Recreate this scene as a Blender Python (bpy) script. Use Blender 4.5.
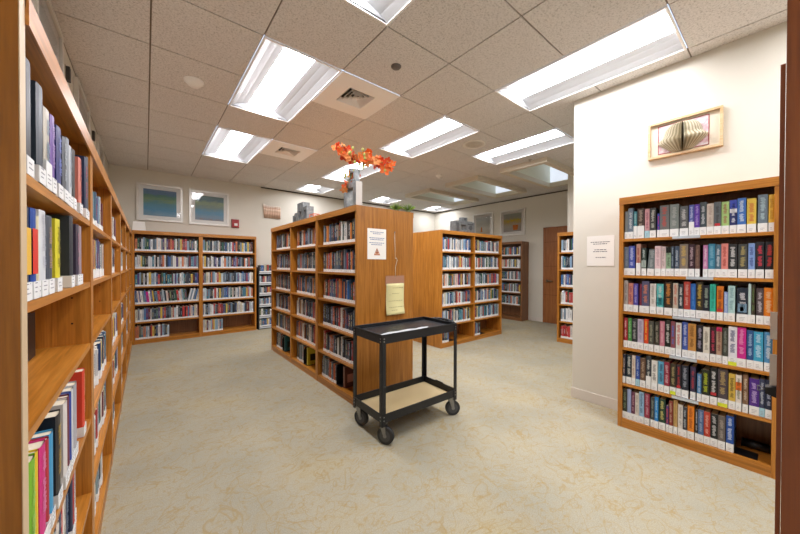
import bpy, math, random
from mathutils import Matrix, Vector
R_ = math.radians
sc = bpy.context.scene
for o in list(bpy.data.objects): bpy.data.objects.remove(o)
COL = sc.collection

# ---------------------------------------------------------------- camera
CH, CE = 1.287, 2.869
yaw, pit, rol = R_(39.141), R_(-.496), R_(.141)
f = Vector((math.sin(yaw)*math.cos(pit), math.cos(yaw)*math.cos(pit), math.sin(pit)))
r = Vector((math.cos(yaw), -math.sin(yaw), 0)); u = r.cross(f)
r2 = r*math.cos(rol)+u*math.sin(rol); u2 = u*math.cos(rol)-r*math.sin(rol)
cd = bpy.data.cameras.new('camera'); cam = bpy.data.objects.new('camera', cd); COL.objects.link(cam)
cam.matrix_world = Matrix(((r2.x,u2.x,-f.x,0),(r2.y,u2.y,-f.y,0),(r2.z,u2.z,-f.z,CH),(0,0,0,1)))
cd.sensor_width = 36; cd.lens = 312.383/800*36; cd.clip_start = .02; cd.clip_end = 60
sc.camera = cam
# ---------------------------------------------------------------- world, exposure
w = bpy.data.worlds.new('sky'); sc.world = w; w.use_nodes = True
w.node_tree.nodes['Background'].inputs[0].default_value = (.55,.72,1,1)
w.node_tree.nodes['Background'].inputs[1].default_value = 1.2
sc.view_settings.view_transform = 'Standard'; sc.view_settings.look = 'None'
sc.view_settings.exposure = 1.28; sc.view_settings.gamma = 1; sc.view_settings.use_curve_mapping = False
LAMP = 13.0        # strength of the fluorescent lenses
END_GLOW_STRENGTH = .38
# ---------------------------------------------------------------- materials
def s2l(c): return c/12.92 if c <= .04045 else ((c+.055)/1.055)**2.4
def lin(h): return tuple(s2l(int(h[i:i+2],16)/255) for i in (0,2,4))+(1,)
MC = {}
def mat(name, h, rough=.5, metal=0, emit=0, spec=.5):
    if name in MC: return MC[name]
    m = bpy.data.materials.new(name); m.use_nodes = True; b = m.node_tree.nodes['Principled BSDF']
    b.inputs['Base Color'].default_value = lin(h); b.inputs['Roughness'].default_value = rough
    b.inputs['Metallic'].default_value = metal; b.inputs['Specular IOR Level'].default_value = spec
    if emit: b.inputs['Emission Color'].default_value = lin(h); b.inputs['Emission Strength'].default_value = emit
    MC[name] = m; return m
def nodes(m):
    nt = m.node_tree; return nt, nt.nodes['Principled BSDF'], nt.nodes.new, nt.links.new
def coords(nt, scale, typ='Object'):
    tc = nt.nodes.new('ShaderNodeTexCoord'); mp = nt.nodes.new('ShaderNodeMapping'); mp.inputs['Scale'].default_value = scale
    nt.links.new(tc.outputs[typ], mp.inputs[0]); return mp.outputs[0]
def ramp(nt, fac, stops):
    rp = nt.nodes.new('ShaderNodeValToRGB'); cr = rp.color_ramp
    while len(cr.elements) < len(stops): cr.elements.new(.5)
    for e,(p,c) in zip(cr.elements, stops): e.position = p; e.color = lin(c) if isinstance(c,str) else c
    nt.links.new(fac, rp.inputs[0]); return rp.outputs[0]
def noise(nt, vec, sc_, det=3, dist=0, rough=.5):
    n = nt.nodes.new('ShaderNodeTexNoise'); n.inputs['Scale'].default_value = sc_; n.inputs['Detail'].default_value = det
    n.inputs['Distortion'].default_value = dist; n.inputs['Roughness'].default_value = rough
    nt.links.new(vec, n.inputs['Vector']); return n.outputs['Fac']
def mixc(nt, fac, a, b, mode='MIX'):
    mx = nt.nodes.new('ShaderNodeMix'); mx.data_type = 'RGBA'; mx.blend_type = mode
    if isinstance(fac,(int,float)): mx.inputs[0].default_value = fac
    else: nt.links.new(fac, mx.inputs[0])
    for i,x in ((6,a),(7,b)):
        if isinstance(x,tuple): mx.inputs[i].default_value = x
        else: nt.links.new(x, mx.inputs[i])
    return mx.outputs[2]
def bump(nt, b, fac, st, dist=.002):
    bp = nt.nodes.new('ShaderNodeBump'); bp.inputs['Strength'].default_value = st; bp.inputs['Distance'].default_value = dist
    nt.links.new(fac, bp.inputs['Height']); nt.links.new(bp.outputs[0], b.inputs['Normal'])
def wood(name, axis, lo, mid, hi, rough=.32):
    m = mat(name, mid, rough); nt,b,N,L = nodes(m)
    s = [38,38,38]; s[axis] = 1.6
    v = coords(nt, s); n1 = noise(nt, v, 1.0, 4, 1.2)
    s2 = [160,160,160]; s2[axis] = 9
    n2 = noise(nt, coords(nt, s2), 1.0, 2)
    c1 = ramp(nt, n1, [(.3,lo),(.5,mid),(.72,hi)])
    c2 = ramp(nt, n2, [(.35,(.78,.78,.78,1)),(.6,(1.05,1.05,1.05,1))])
    L(mixc(nt, .6, c1, c2, 'MULTIPLY'), b.inputs['Base Color'])
    return m
OAK = [wood('oak_grain_'+'xyz'[a], a, 'a0661f','bc792b','cb8b3b') for a in range(3)]
CHERRY = [wood('cherry_grain_'+'xyz'[a], a, '8e5819','a86c26','b67a32') for a in range(3)]
SHADED_OAK = wood('shaded_oak_grain', 2, '84500e','965c14','a86c20')  # oak darkened in colour to carry the end panel's shade
RED_OAK = [wood('red_oak_grain_'+'xyz'[a], a, '74380f','8e4a1a','a05a24',.3) for a in range(3)]
DARK = [wood('walnut_grain_'+'xyz'[a], a, '744a28','865834','92643c') for a in range(3)]
DOORW = wood('door_wood', 2, '8a5228','9a6034','a86c3c')
WALL = mat('wall_paint', 'dad6ca', .85, spec=.2)
nt,b,N,L = nodes(WALL); bump(nt, b, noise(nt, coords(nt,(1,1,1)), 260, 3), .25, .001)
def carpet():
    m = mat('carpet', 'b8ae92', .95, spec=.1); nt,b,N,L = nodes(m)
    v = coords(nt,(1,1,1))
    patch = noise(nt, v, 1.7, 3)
    base = ramp(nt, patch, [(.3,'a3a08f'),(.55,'aea894'),(.75,'b4a98a')])
    fib = noise(nt, v, 190, 3, 0, .7)
    base = mixc(nt, .75, base, ramp(nt, fib, [(.3,(.72,.72,.74,1)),(.7,(1.2,1.2,1.18,1))]), 'MULTIPLY')
    # wandering golden threads: thin contour lines of distorted noise
    for s_, w_, k in ((3.6,.007,.5),(6.5,.008,.36),(2.2,.005,.5)):
        n = noise(nt, coords(nt,(1,1.25,1)), s_, 3, 1.9, .5)
        a = N('ShaderNodeMath'); a.operation='SUBTRACT'; a.inputs[1].default_value=.5; L(n,a.inputs[0])
        ab = N('ShaderNodeMath'); ab.operation='ABSOLUTE'; L(a.outputs[0],ab.inputs[0])
        line = ramp(nt, ab.outputs[0], [(0,(k,k,k,1)),(w_,(k*.6,k*.6,k*.6,1)),(w_*2.2,(0,0,0,1))])
        base = mixc(nt, line, base, lin('a58a4c'))
    mot = ramp(nt, noise(nt, v, 16, 5, 1.0, .7), [(.5,(0,0,0,1)),(.72,(.42,.42,.42,1))])
    base = mixc(nt, mot, base, lin('ac9664'))
    L(base, b.inputs['Base Color']); bump(nt, b, fib, .5, .004); return m
CARPET = carpet()
def tile():
    m = mat('ceiling_tile', 'b8aa97', .95, spec=.1); nt,b,N,L = nodes(m); v = coords(nt,(1,1,1))
    n = noise(nt, v, 90, 4, 0, .75)
    L(ramp(nt, n, [(.34,'b1aeab'),(.46,'dad7d4'),(.62,'e6e3e1')]), b.inputs['Base Color']); bump(nt,b,n,.3,.002); return m
TILE = tile()
GRID = mat('grid_metal', '7c6f60', .6)
WHITE = mat('white_enamel', 'faf9f7', .4)
TRIMW = mat('trim_paint', 'e4dfd2', .5)
CREAMTRIM = mat('cream_trim', 'd9d0bd', .5)
REFL = mat('reflector_pan','b4b6b8',.5)
LENS = mat('fluorescent_lens', 'fbfaff', .4, emit=LAMP)
BLACK = mat('black_metal', '14181e', .3, spec=.5)
nt,b,N,L = nodes(BLACK)
sn = noise(nt, coords(nt,(1,1,1)), 55, 5, 0, .7)
L(ramp(nt, sn, [(.60,'12161c'),(.70,'1c2128'),(.76,'7c8084')]), b.inputs['Base Color'])
L(ramp(nt, sn, [(.3,(.36,.36,.36,1)),(.7,(.55,.55,.55,1))]), b.inputs['Roughness'])
BLACKP = mat('black_plate', '141518', .4)
RUBBER = mat('caster_rubber', '26282c', .55)
CHROME = mat('caster_steel', '8e8f90', .35, 1)
BRONZE = mat('lever_bronze', '8a7d68', .35, 1)
PAPER = mat('paper', 'f1efe9', .7)
PAGES = mat('page_edges', 'e6dcc4', .85)
LABEL = mat('spine_label_paper', 'eef0f0', .45)
INK = mat('ink', '55575e', .7)
INKB = mat('ink_blue', '6a7ea8', .7)
def cov(h): return mat('cover_'+h, h, .42)
# ---------------------------------------------------------------- mesh building
class MB:
    def __init__(s): s.v=[]; s.f=[]; s.mi=[]; s.ms=[]; s.sm=[]
    def m(s, mt):
        if mt not in s.ms: s.ms.append(mt)
        return s.ms.index(mt)
    def quad(s, pts, mt, smooth=False):
        i=len(s.v); s.v += [tuple(p) for p in pts]; s.f.append(tuple(range(i,i+len(pts)))); s.mi.append(s.m(mt)); s.sm.append(smooth)
    def box(s, x0,y0,z0,x1,y1,z1, mt, T=None):
        i=len(s.v); P=[(x,y,z) for z in (z0,z1) for y in (y0,y1) for x in (x0,x1)]
        if T: P=[tuple(T@Vector(p)) for p in P]
        s.v += P; k=s.m(mt)
        for q in ((0,2,3,1),(4,5,7,6),(0,1,5,4),(2,6,7,3),(0,4,6,2),(1,3,7,5)):
            s.f.append(tuple(i+a for a in q)); s.mi.append(k); s.sm.append(False)
    def cyl(s, p0, p1, ra, mt, n=16, rb=None, caps=True):
        rb = ra if rb is None else rb
        p0,p1=Vector(p0),Vector(p1); d=(p1-p0).normalized(); a=d.orthogonal().normalized(); b=d.cross(a)
        i=len(s.v)
        for p,rr in ((p0,ra),(p1,rb)):
            for k in range(n):
                t=2*math.pi*k/n; s.v.append(tuple(p+a*math.cos(t)*rr+b*math.sin(t)*rr))
        k_=s.m(mt)
        for k in range(n):
            s.f.append((i+k,i+(k+1)%n,i+n+(k+1)%n,i+n+k)); s.mi.append(k_); s.sm.append(True)
        if caps:
            s.f.append(tuple(i+k for k in reversed(range(n)))); s.f.append(tuple(i+n+k for k in range(n))); s.mi+=[k_,k_]; s.sm+=[False,False]
    def tube(s, pts, ra, mt, n=8):
        for a,b in zip(pts,pts[1:]): s.cyl(a,b,ra,mt,n)
    def prism(s, poly, y0, y1, mt, ax=(0,2)):   # polygon in two axes, extruded along the third
        o=[a for a in (0,1,2) if a not in ax][0]; i=len(s.v); n=len(poly)
        for y in (y0,y1):
            for p in poly:
                q=[0,0,0]; q[ax[0]]=p[0]; q[ax[1]]=p[1]; q[o]=y; s.v.append(tuple(q))
        k=s.m(mt)
        s.f.append(tuple(range(i,i+n))); s.f.append(tuple(i+n+a for a in reversed(range(n)))); s.mi+=[k,k]; s.sm+=[False]*2
        for a in range(n): s.f.append((i+a,i+n+a,i+n+(a+1)%n,i+(a+1)%n)); s.mi.append(k); s.sm.append(False)
    def lathe(s, prof, mt, n=24, c=(0,0)):
        i=len(s.v); k=s.m(mt)
        for (ra,z) in prof:
            for a in range(n): t=2*math.pi*a/n; s.v.append((c[0]+ra*math.cos(t),c[1]+ra*math.sin(t),z))
        for j in range(len(prof)-1):
            for a in range(n):
                s.f.append((i+j*n+a,i+j*n+(a+1)%n,i+(j+1)*n+(a+1)%n,i+(j+1)*n+a)); s.mi.append(k); s.sm.append(True)
    def build(s, name, parent=None, loc=None, rot=0):
        me=bpy.data.meshes.new(name); me.from_pydata(s.v,[],s.f)
        for mt in s.ms: me.materials.append(mt)
        me.polygons.foreach_set('material_index', s.mi); me.polygons.foreach_set('use_smooth', s.sm); me.update()
        o=bpy.data.objects.new(name, me); COL.objects.link(o)
        if parent: o.parent=parent
        if loc is not None: o.location=loc
        o.rotation_euler=(0,0,rot)
        return o
def tag(o, label=None, cat=None, group=None, kind=None):
    for k,v in (('label',label),('category',cat),('group',group),('kind',kind)):
        if v: o[k]=v
    return o
def thing(name, label, cat, loc=(0,0,0), rot=0, group=None):
    o=bpy.data.objects.new(name,None); COL.objects.link(o); o.location=loc; o.rotation_euler=(0,0,rot); o.empty_display_size=.1
    return tag(o,label,cat,group)
def struct(mb, name, **k): return tag(mb.build(name,**k), kind='structure')
def one(name, parent, fn, *a, **k):
    mb=MB(); fn(mb,*a,**k); return mb.build(name,parent)
def boxpart(name, parent, *a):
    mb=MB(); mb.box(*a); return mb.build(name,parent)
rnd = random.Random(7)
PI = math.pi
# ================================================================= the room
XL, XR, YB, YF = -.455, 6.9, 6.79, -2.05
G, GX, GY = .61, .031, .458
m=MB(); m.box(XL-.1,YF-.1,-.05,XR+.1,YB+.1,0,CARPET); struct(m,'floor')
m=MB(); m.box(XL-.1,YF,0,XL,YB,CE+.02,WALL); struct(m,'wall_left')
m=MB(); m.box(XL-.1,YB,0,XR+.1,YB+.1,CE+.02,WALL); struct(m,'wall_back')
m=MB(); m.box(XL-.1,YF-.1,0,XR+.1,YF,CE+.02,WALL); struct(m,'wall_front')
DY0,DY1,DH = 2.55,3.394,2.11
m=MB(); m.box(XR,YF,0,XR+.1,DY0,CE+.02,WALL); m.box(XR,DY1,0,XR+.1,YB,CE+.02,WALL); m.box(XR,DY0,DH,XR+.1,DY1,CE+.02,WALL); struct(m,'wall_right')
m=MB(); m.box(3.227,YF,0,3.42,1.295,CE-.001,WALL); struct(m,'wall_partition')
m=MB(); m.box(5.64,YF,0,XR,2.36,CE-.001,WALL); struct(m,'wall_pier')
BASEM = mat('baseboard_vinyl','dcd5cb',.6)
def baseboard(name,x0,y0,x1,y1):
    m=MB(); m.box(x0,y0,0.001,x1,y1,.088,BASEM); m.box(x0,y0,.088,x1,y1,.092,BASEM); struct(m,name)
baseboard('baseboard_partition',3.219,.835,3.227,1.303)
baseboard('baseboard_partition_end',3.227,1.295,3.42,1.303)
baseboard('baseboard_right',XR-.008,3.42,XR,YB)
baseboard('baseboard_back',1.68,YB-.008,XR-.01,YB)
baseboard('baseboard_left',XL,YF,XL+.008,.83)
# dark strips painting the shadow gap where back and right walls meet the grid
m=MB(); m.box(1.84,YB-.02,CE-.022,XR,YB,CE-.004,mat('shadow_gap_dark','3c342c',.7)); struct(m,'gap_shade_1')
m=MB(); m.box(XR-.02,2.36,CE-.022,XR,YB-.02,CE-.004,mat('shadow_gap_dark','3c342c',.7)); struct(m,'gap_shade_2')
# ---- ceiling: grid of tegular tiles, open where fixtures sit
LIGHTS = [(1,0,3),(1,3,3-1),(1,6,2),(4,0,2),(4,3,2),(4,6,2),(4,9,1),(6,2,2),(7,9,1),(10,9,1)]
LIGHTS = [(1,0,2),(1,3,2),(1,6,2),(4,0,2),(4,3,2),(4,6,2),(4,9,1),(6,2,2),(7,9,1),(10,9,1),(2,-4,2),(4,-3,2),(7,-2,2)]
VENTS = [(2,3),(2,6)]
SKY = [3,5,7]          # skylight rows
SX0,SX1 = 4.64,6.131
taken=set()
for i,j,n in LIGHTS:
    for k in range(n): taken.add((i,j+k))
for v in VENTS: taken.add(v)
m=MB()
for i in range(-1,12):
    for j in range(-5,11):
        if (i,j) in taken: continue
        x0,x1=max(XL,GX+G*i),min(XR,GX+G*(i+1)); y0,y1=max(YF,GY+G*j),min(YB,GY+G*(j+1))
        if x1-x0<.03 or y1-y0<.03: continue
        if j in SKY and i in (8,9): continue
        if j in SKY and i==7: x1=SX0
        e=.008 if not (j in SKY and i==7) else .0
        z=CE; zt=CE+.008
        a=x0+.005; b_=x1-(.005 if x1!=SX0 else 0); c_=y0+.005; d_=y1-.005
        m.quad([(a,c_,z),(a,d_,z),(b_,d_,z),(b_,c_,z)],TILE)
        for p,q in (((a,c_),(a,d_)),((a,d_),(b_,d_)),((b_,d_),(b_,c_)),((b_,c_),(a,c_))):
            m.quad([(*p,z),(*q,z),(*q,zt),(*p,zt)],TILE)
        m.quad([(x0,y0,zt),(x0,y1,zt),(x1,y1,zt),(x1,y0,zt)],GRID)
struct(m,'ceiling')
# ---- fluorescent troffers
def troffer(i,j,n,label):
    x0,y0=GX+G*i,GY+G*j; L_=G*n
    t=thing('ceiling_light',label,'ceiling light',(x0+G/2,y0+L_/2,CE),0,'fluorescent ceiling lights')
    hx,hy=G/2-.003,L_/2-.003; rx=.288; ry=hy-.014
    m=MB()
    for a in ((-hx,-hy,-rx,hy),(rx,-hy,hx,hy),(-rx,-hy,rx,-ry),(-rx,ry,rx,hy)): m.box(a[0],a[1],-.006,a[2],a[3],.012,WHITE)
    m.build('frame',t)
    zt=.066; lx=.12
    m=MB()
    for s in (-1,1):
        pts=[(rx,.0),(rx-.05,.03),(.18,.052),(lx-.004,zt)]
        for p,q in zip(pts,pts[1:]): m.quad([(s*p[0],-ry,p[1]),(s*q[0],-ry,q[1]),(s*q[0],ry,q[1]),(s*p[0],ry,p[1])],REFL,True)
        m.quad([(-rx,s*ry,0),(rx,s*ry,0),(rx,s*ry,zt+.02),(-rx,s*ry,zt+.02)],REFL)
    m.box(-rx,-ry,zt+.02,rx,ry,zt+.03,REFL)
    m.build('reflector',t)
    m=MB(); k=8
    for a in range(k):
        p0=-lx+2*lx*a/k; p1=-lx+2*lx*(a+1)/k
        z0=zt-.002-.02*(1-(p0/lx)**2); z1=zt-.002-.02*(1-(p1/lx)**2)
        m.quad([(p0,-ry+.002,z0),(p0,ry-.002,z0),(p1,ry-.002,z1),(p1,-ry+.002,z1)],LENS,True)
    m.build('lens',t)
LL=['fluorescent ceiling light cut off by the top edge of the picture','large bright ceiling light beside the smoke detector and square vent','ceiling light above the back wall cases beside the smaller-looking vent',
 'long ceiling light over the right wall bookcase with open-book picture','ceiling light in the middle, right of the vent and left of the round speaker','ceiling light directly behind the orange flowers',
 'small square ceiling light near the back wall left of the flowers','ceiling light cut off by the edge of the right partition wall','small square ceiling light near back wall right of the flower vase','small ceiling light in the far back right corner',
 'ceiling light behind the camera over the left aisle','ceiling light behind the camera beside the partition wall','ceiling light in the passage behind the partition wall']
for a,l in zip(LIGHTS,LL): troffer(*a,l)
# ---- air vents
for (i,j),l in zip(VENTS,['square white ceiling air vent beside the large bright light','square white ceiling air vent farther back above the back bookcases']):
    t=thing('ceiling_vent',l,'ceiling vent',(GX+G*(i+.5),GY+G*(j+.5),CE),0,'square ceiling vents')
    m=MB(); q=.302; a=.135
    for b4 in ((-q,-q,q,-a),(-q,a,q,q),(-q,-a,-a,a),(a,-a,q,a)): m.box(b4[0],b4[1],-.006,b4[2],b4[3],.004,WHITE)
    m.build('face_plate',t)
    m=MB(); m.box(-a,-a,.05,a,a,.055,BLACKP)
    for s in (-1,1): m.box(s*a-.001,-a,.004,s*a+.001,a,.05,BLACKP); m.box(-a,s*a-.001,.004,a,s*a+.001,.05,BLACKP)
    m.build('duct',t)
    m=MB()
    for k in range(4):
        o_=.13-.034*k; n_=o_-.02
        for s in (-1,1):
            m.quad([(s*o_,-o_,-.008),(s*o_,o_,-.008),(s*n_,n_,.03),(s*n_,-n_,.03)],WHITE)
            m.quad([(-o_,s*o_,-.008),(o_,s*o_,-.008),(n_,s*n_,.03),(-n_,s*n_,.03)],WHITE)
    m.build('louvers',t)
# ---- skylight wells
WELL=mat('well_paint','eceee0',.8)
END_GLOW=mat('glowing_end_wall','d6dfee',.4,emit=END_GLOW_STRENGTH)  # glow added so the well's end wall looks daylit
for k,j in enumerate(SKY):
    y0,y1=GY+G*j,GY+G*(j+1)
    m=MB(); H=.75; x1=SX1+.55
    fw=.085; d=.07
    if True:
        m.box(SX0-fw,y0-fw,CE-d,SX1+fw,y0,CE+.01,CREAMTRIM); m.box(SX0-fw,y1,CE-d,SX1+fw,y1+fw,CE+.01,CREAMTRIM)
        m.box(SX0-fw,y0,CE-d,SX0,y1,CE+.01,CREAMTRIM); m.box(SX1,y0,CE-d,SX1+fw,y1,CE+.01,CREAMTRIM)
    fr=struct(m,'window_%d'%(k+1))
    m=MB(); zt=CE+H
    m.box(SX0-.02,y0-.02,CE+.01,SX0,y1+.02,zt,WELL); m.box(SX1,y0-.02,CE+.01,SX1+.02,y1+.02,zt,WELL)
    m.box(SX0,y0-.02,CE+.01,SX1,y0,zt,WELL); m.box(SX0,y1,CE+.01,SX1,y1+.02,zt,WELL)
    m.build('light_well',fr)
    m=MB(); m.box(SX0-.02,y0-.02,zt,SX1+.02,y1+.02,zt+.02,WELL); m.build('well_top',fr)
    m=MB(); m.box(SX1-.012,y0+.01,CE+.02,SX1-.002,y1-.01,zt-.02,END_GLOW); m.build('glowing_end_wall',fr)
# ---- small ceiling devices
def disc(name,label,cat,x,y,prof,mt,extra=None):
    t=thing(name,label,cat,(x,y,CE))
    m=MB(); m.lathe(prof,mt,32); m.build('housing',t)
    if extra: extra(t)
    return t
def det_extra(t):
    m=MB(); 
    for k in range(8):
        a=k*PI/4; m.box(.028*math.cos(a)-.006,.028*math.sin(a)-.006,-.045,.028*math.cos(a)+.006,.028*math.sin(a)+.006,-.038,INK)
    m.lathe([(.012,-.052),(0,-.052)],WHITE,16); m.build('sensor_slots',t)
dp=[(.075,0),(.075,-.012),(.055,-.03),(.04,-.045),(.0,-.047)]
disc('smoke_detector','white round smoke detector on the ceiling above the left aisle','smoke detector',.329,3.236,dp,WHITE,det_extra)
disc('smoke_detector','small round smoke detector on the ceiling beyond the round speaker','smoke detector',4.049,3.883,[(a*.8,b) for a,b in dp],WHITE,det_extra)
disc('occupancy_sensor','small dark grey round dome on a ceiling tile above the centre','ceiling sensor',1.557,1.969,[(.04,0),(.04,-.006),(.03,-.016),(0,-.018)],mat('grey_dome','6c6460',.5))
def grille(t):
    m=MB()
    for k in range(5): 
        a=.10-.02*k; m.lathe([(a,-.006),(a-.004,-.009),(a-.008,-.006)],mat('grille','d2cabe',.6),32)
    m.build('grille',t)
disc('ceiling_speaker','round beige ceiling speaker right of the middle light','ceiling speaker',3.36,2.59,[(.15,0),(.15,-.005),(.12,-.008),(.115,-.002),(0,-.002)],mat('speaker_rim','ebe6de',.6),grille)
disc('sprinkler_head','small sprinkler head in the ceiling before the nearest skylight','sprinkler',4.495,2.427,[(.03,0),(.03,-.004),(.012,-.006),(.012,-.03),(.02,-.032),(0,-.034)],mat('sprinkler_plate','b8aca0',.5))
# ---- door
t=MB(); t.box(XR-.03,DY0,0.006,XR+.012,DY1-.03,DH-.03,DOORW)
for zz in (DH-.33,1.25,.62): t.box(XR-.0315,DY0,zz,XR-.0305,DY1-.03,zz+.006,mat('door_groove','5f3519',.7))
dr=struct(t,'door_1')
m=MB(); m.box(XR-.02,DY1-.03,0,XR+.03,DY1,DH,DOORW); m.box(XR-.02,DY0,DH-.03,XR+.03,DY1,DH,DOORW); m.build('door_frame',dr)
m=MB(); m.cyl((XR-.03,3.29,.93),(XR-.05,3.29,.93),.03,BRONZE); m.tube([(XR-.05,3.29,.93),(XR-.08,3.29,.93),(XR-.08,3.16,.93)],.011,BRONZE); m.build('door_handle',dr)
# ================================================================= bookcases
LEV = [1.49,1.205,.92,.635,.35,.07]
ST = .02
HOLE_SHADE = mat('hole_shadow','3a2413',.8)  # dark colour standing for the shade inside the pin holes
LASTCASE=[None]
def bookcase(name,label,loc,rot,widths,depth,h=1.817,levels=LEV,W=OAK,ts=.028,cor=.055,base=.07,holders=(),group=None,back=None,nose=.0,endh=None,cy=.006):
    """local x runs left to right seen from the front, y runs into the case"""
    t=thing(name,label,'bookcase',loc,rot,group)
    tot=sum(widths); xs=[0]
    for q in widths: xs.append(xs[-1]+q)
    for k,x in enumerate(xs):
        a = x if k==0 else (x-ts if k==len(xs)-1 else x-ts/2)
        m=MB(); m.box(a,0,0,a+ts,depth,(endh if endh and k==0 else h-.0225 if 0<k<len(xs)-1 else h-.001),SHADED_OAK if endh and k==0 else W[2])
        if k in (0,len(xs)-1):       # rows of shelf pin holes on the inner face
            xi = a+ts+.0004 if k==0 else a-.0004
            for yy in (.05,depth-.06):
                for n in range(10):
                    z=.45+n*.1; m.box(min(xi,xi+.0002),yy,z,max(xi,xi+.0002),yy+.006,z+.006,HOLE_SHADE)
        m.build('side_panel',t)
    wb = back or W
    boxpart('back_panel',t,ts,depth-.012,base,tot-ts,depth-.002,h-.01,wb[2])
    boxpart('top_panel',t,ts+.0003,-cy*.5,h-.022,tot-ts-.0003,depth-.0125,h,W[0])
    boxpart('cornice',t,ts+.0003 if endh else -.0,-cy-.0003,h-cor,tot,-.0003,h,W[0])
    boxpart('base_plinth',t,ts+.0005,.002,0,tot-ts-.0005,.02,base-.021,W[0])
    for b in range(len(widths)):
        x0=xs[b]+(ts if b==0 else ts/2)+.0005; x1=xs[b+1]-(ts if b==len(widths)-1 else ts/2)-.0005
        for k,z in enumerate(levels):
            m=MB(); m.box(x0,.002-nose,z-ST,x1,depth-.0125,z,W[0]); s=m.build('shelf',t)
            if (b,k) in holders:
                a,c=holders[(b,k)]
                hb=MB(); hb.box(a,-.004,z-.017,c,.0015,z+.001,mat('label_holder','c9d4dc',.3,.3)); hb.box(a,-.004,z+.0001,c,.01,z+.0010,mat('label_holder','c9d4dc',.3,.3))
                tag(hb.build('label_holder',s),'silvery shelf label holder')
    LASTCASE[0]=t
    return t
# ---- world placement of something standing in a case
def place(loc,rot,x,y,z):
    c_,s_=math.cos(rot),math.sin(rot)
    return (loc[0]+x*c_-y*s_, loc[1]+x*s_+y*c_, z)
# ---- one book: boards, spine with lettering, page block, label
def book_cover(mb,w,h,d,col,ti,fl,rng,off=(0,0,0),simple=False):
    X,Yo,Z=off; c1=cov(col); b=.0022 if w>.012 else .001
    mb.box(X,Yo,Z,X+b,Yo+d,Z+h,c1); mb.box(X+w-b,Yo,Z,X+w,Yo+d,Z+h,c1)
    r_=.003
    pts=[(X+b,Yo+.0),(X+w*.25,Yo-r_*.7),(X+w/2,Yo-r_),(X+w*.75,Yo-r_*.7),(X+w-b,Yo)]
    for p,q in zip(pts,pts[1:]): mb.quad([(p[0],p[1],Z),(q[0],q[1],Z),(q[0],q[1],Z+h),(p[0],p[1],Z+h)],c1,True)
    ys=Yo-r_-.0004
    def strip(x0,x1,z0,z1,m_): mb.quad([(X+x0*w,ys,Z+z0*h),(X+x1*w,ys,Z+z0*h),(X+x1*w,ys,Z+z1*h),(X+x0*w,ys,Z+z1*h)],m_)
    if fl=='Y': strip(.0,1,.28,.78,cov(ti)); ti=''
    if fl=='g': strip(.0,1,.3,.55,cov(ti)); ti='d0e0e0'
    if fl=='k': strip(.0,1,.8,1.0,cov('202420')); ti='506050'
    if fl=='w': strip(.0,1,.62,.74,cov('e8e8f0')); strip(0,1,.74,1.,cov('3a4cb0'))
    if fl=='r': strip(.1,.9,.26,.34,cov('c03038'))
    if fl=='p': strip(0,1,.88,1.,cov('c82860'))
    if fl=='o': strip(0,1,.58,.8,cov('e87830')); ti='506040'
    if fl=='v': strip(.1,.9,.3,.55,cov('7090a8')); strip(.3,.6,.33,.45,cov('c84848'))
    if ti and w>.012:
        z=.34; lw=min(.34,.012/w+.12)
        top=rng.uniform(.86,.95); gap=rng.uniform(.48,.7)
        while z<top:
            st=rng.uniform(.012,.024)
            if abs(z-gap)>.03:
                a=.5-lw*rng.uniform(.3,.9); c=.5+lw*rng.uniform(.3,.9)
                strip(max(.06,a),min(.94,c),z,z+st*.55,cov(ti))
            z+=st
TINY=MB()
cname={}
def colour_name(hx):
    r,g,b=[int(hx[i:i+2],16)/255 for i in (0,2,4)]
    mx,mn=max(r,g,b),min(r,g,b); L_=(mx+mn)/2
    if mx-mn<.09:
        return 'white' if L_>.82 else 'light grey' if L_>.62 else 'grey' if L_>.38 else 'dark grey' if L_>.2 else 'black'
    import colorsys
    hh,ss,vv=colorsys.rgb_to_hsv(r,g,b); hh*=360
    if vv<.2: return 'black'
    n='red' if hh<14 or hh>=345 else 'orange' if hh<38 else 'yellow' if hh<66 else 'green' if hh<160 else 'teal' if hh<193 else 'blue' if hh<250 else 'purple' if hh<290 else 'magenta' if hh<330 else 'pink'
    if n=='orange' and (vv<.72 ): n='brown'
    if n in('orange','yellow') and ss<.35: n='beige' if vv>.55 else 'olive brown'
    if n=='red' and ss<.45 and vv>.65: n='pink'
    if n=='red' and vv<.62: n='maroon' if vv<.62 and ss>.3 else 'brownish grey'
    if n in('pink','magenta') and vv<.5: n='plum'
    if n=='blue' and vv<.42: n='navy'
    elif n in('blue','green','teal') and vv<.5: n='dark '+n
    elif n in('blue','green','teal','purple') and ss<.4 and vv>.6: n='pale '+n
    if ss<.22 and n not in('beige','olive brown'): n= n.split()[-1]+'-tinted grey'
    return n
ORD=['first','second','third','fourth','fifth','sixth','seventh','eighth','ninth','tenth','eleventh','twelfth','13th','14th','15th','16th','17th','18th','19th']+['%dth'%k for k in range(20,60)]
ORD[20]='21st';ORD[21]='22nd';ORD[22]='23rd';ORD[30]='31st'
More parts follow.
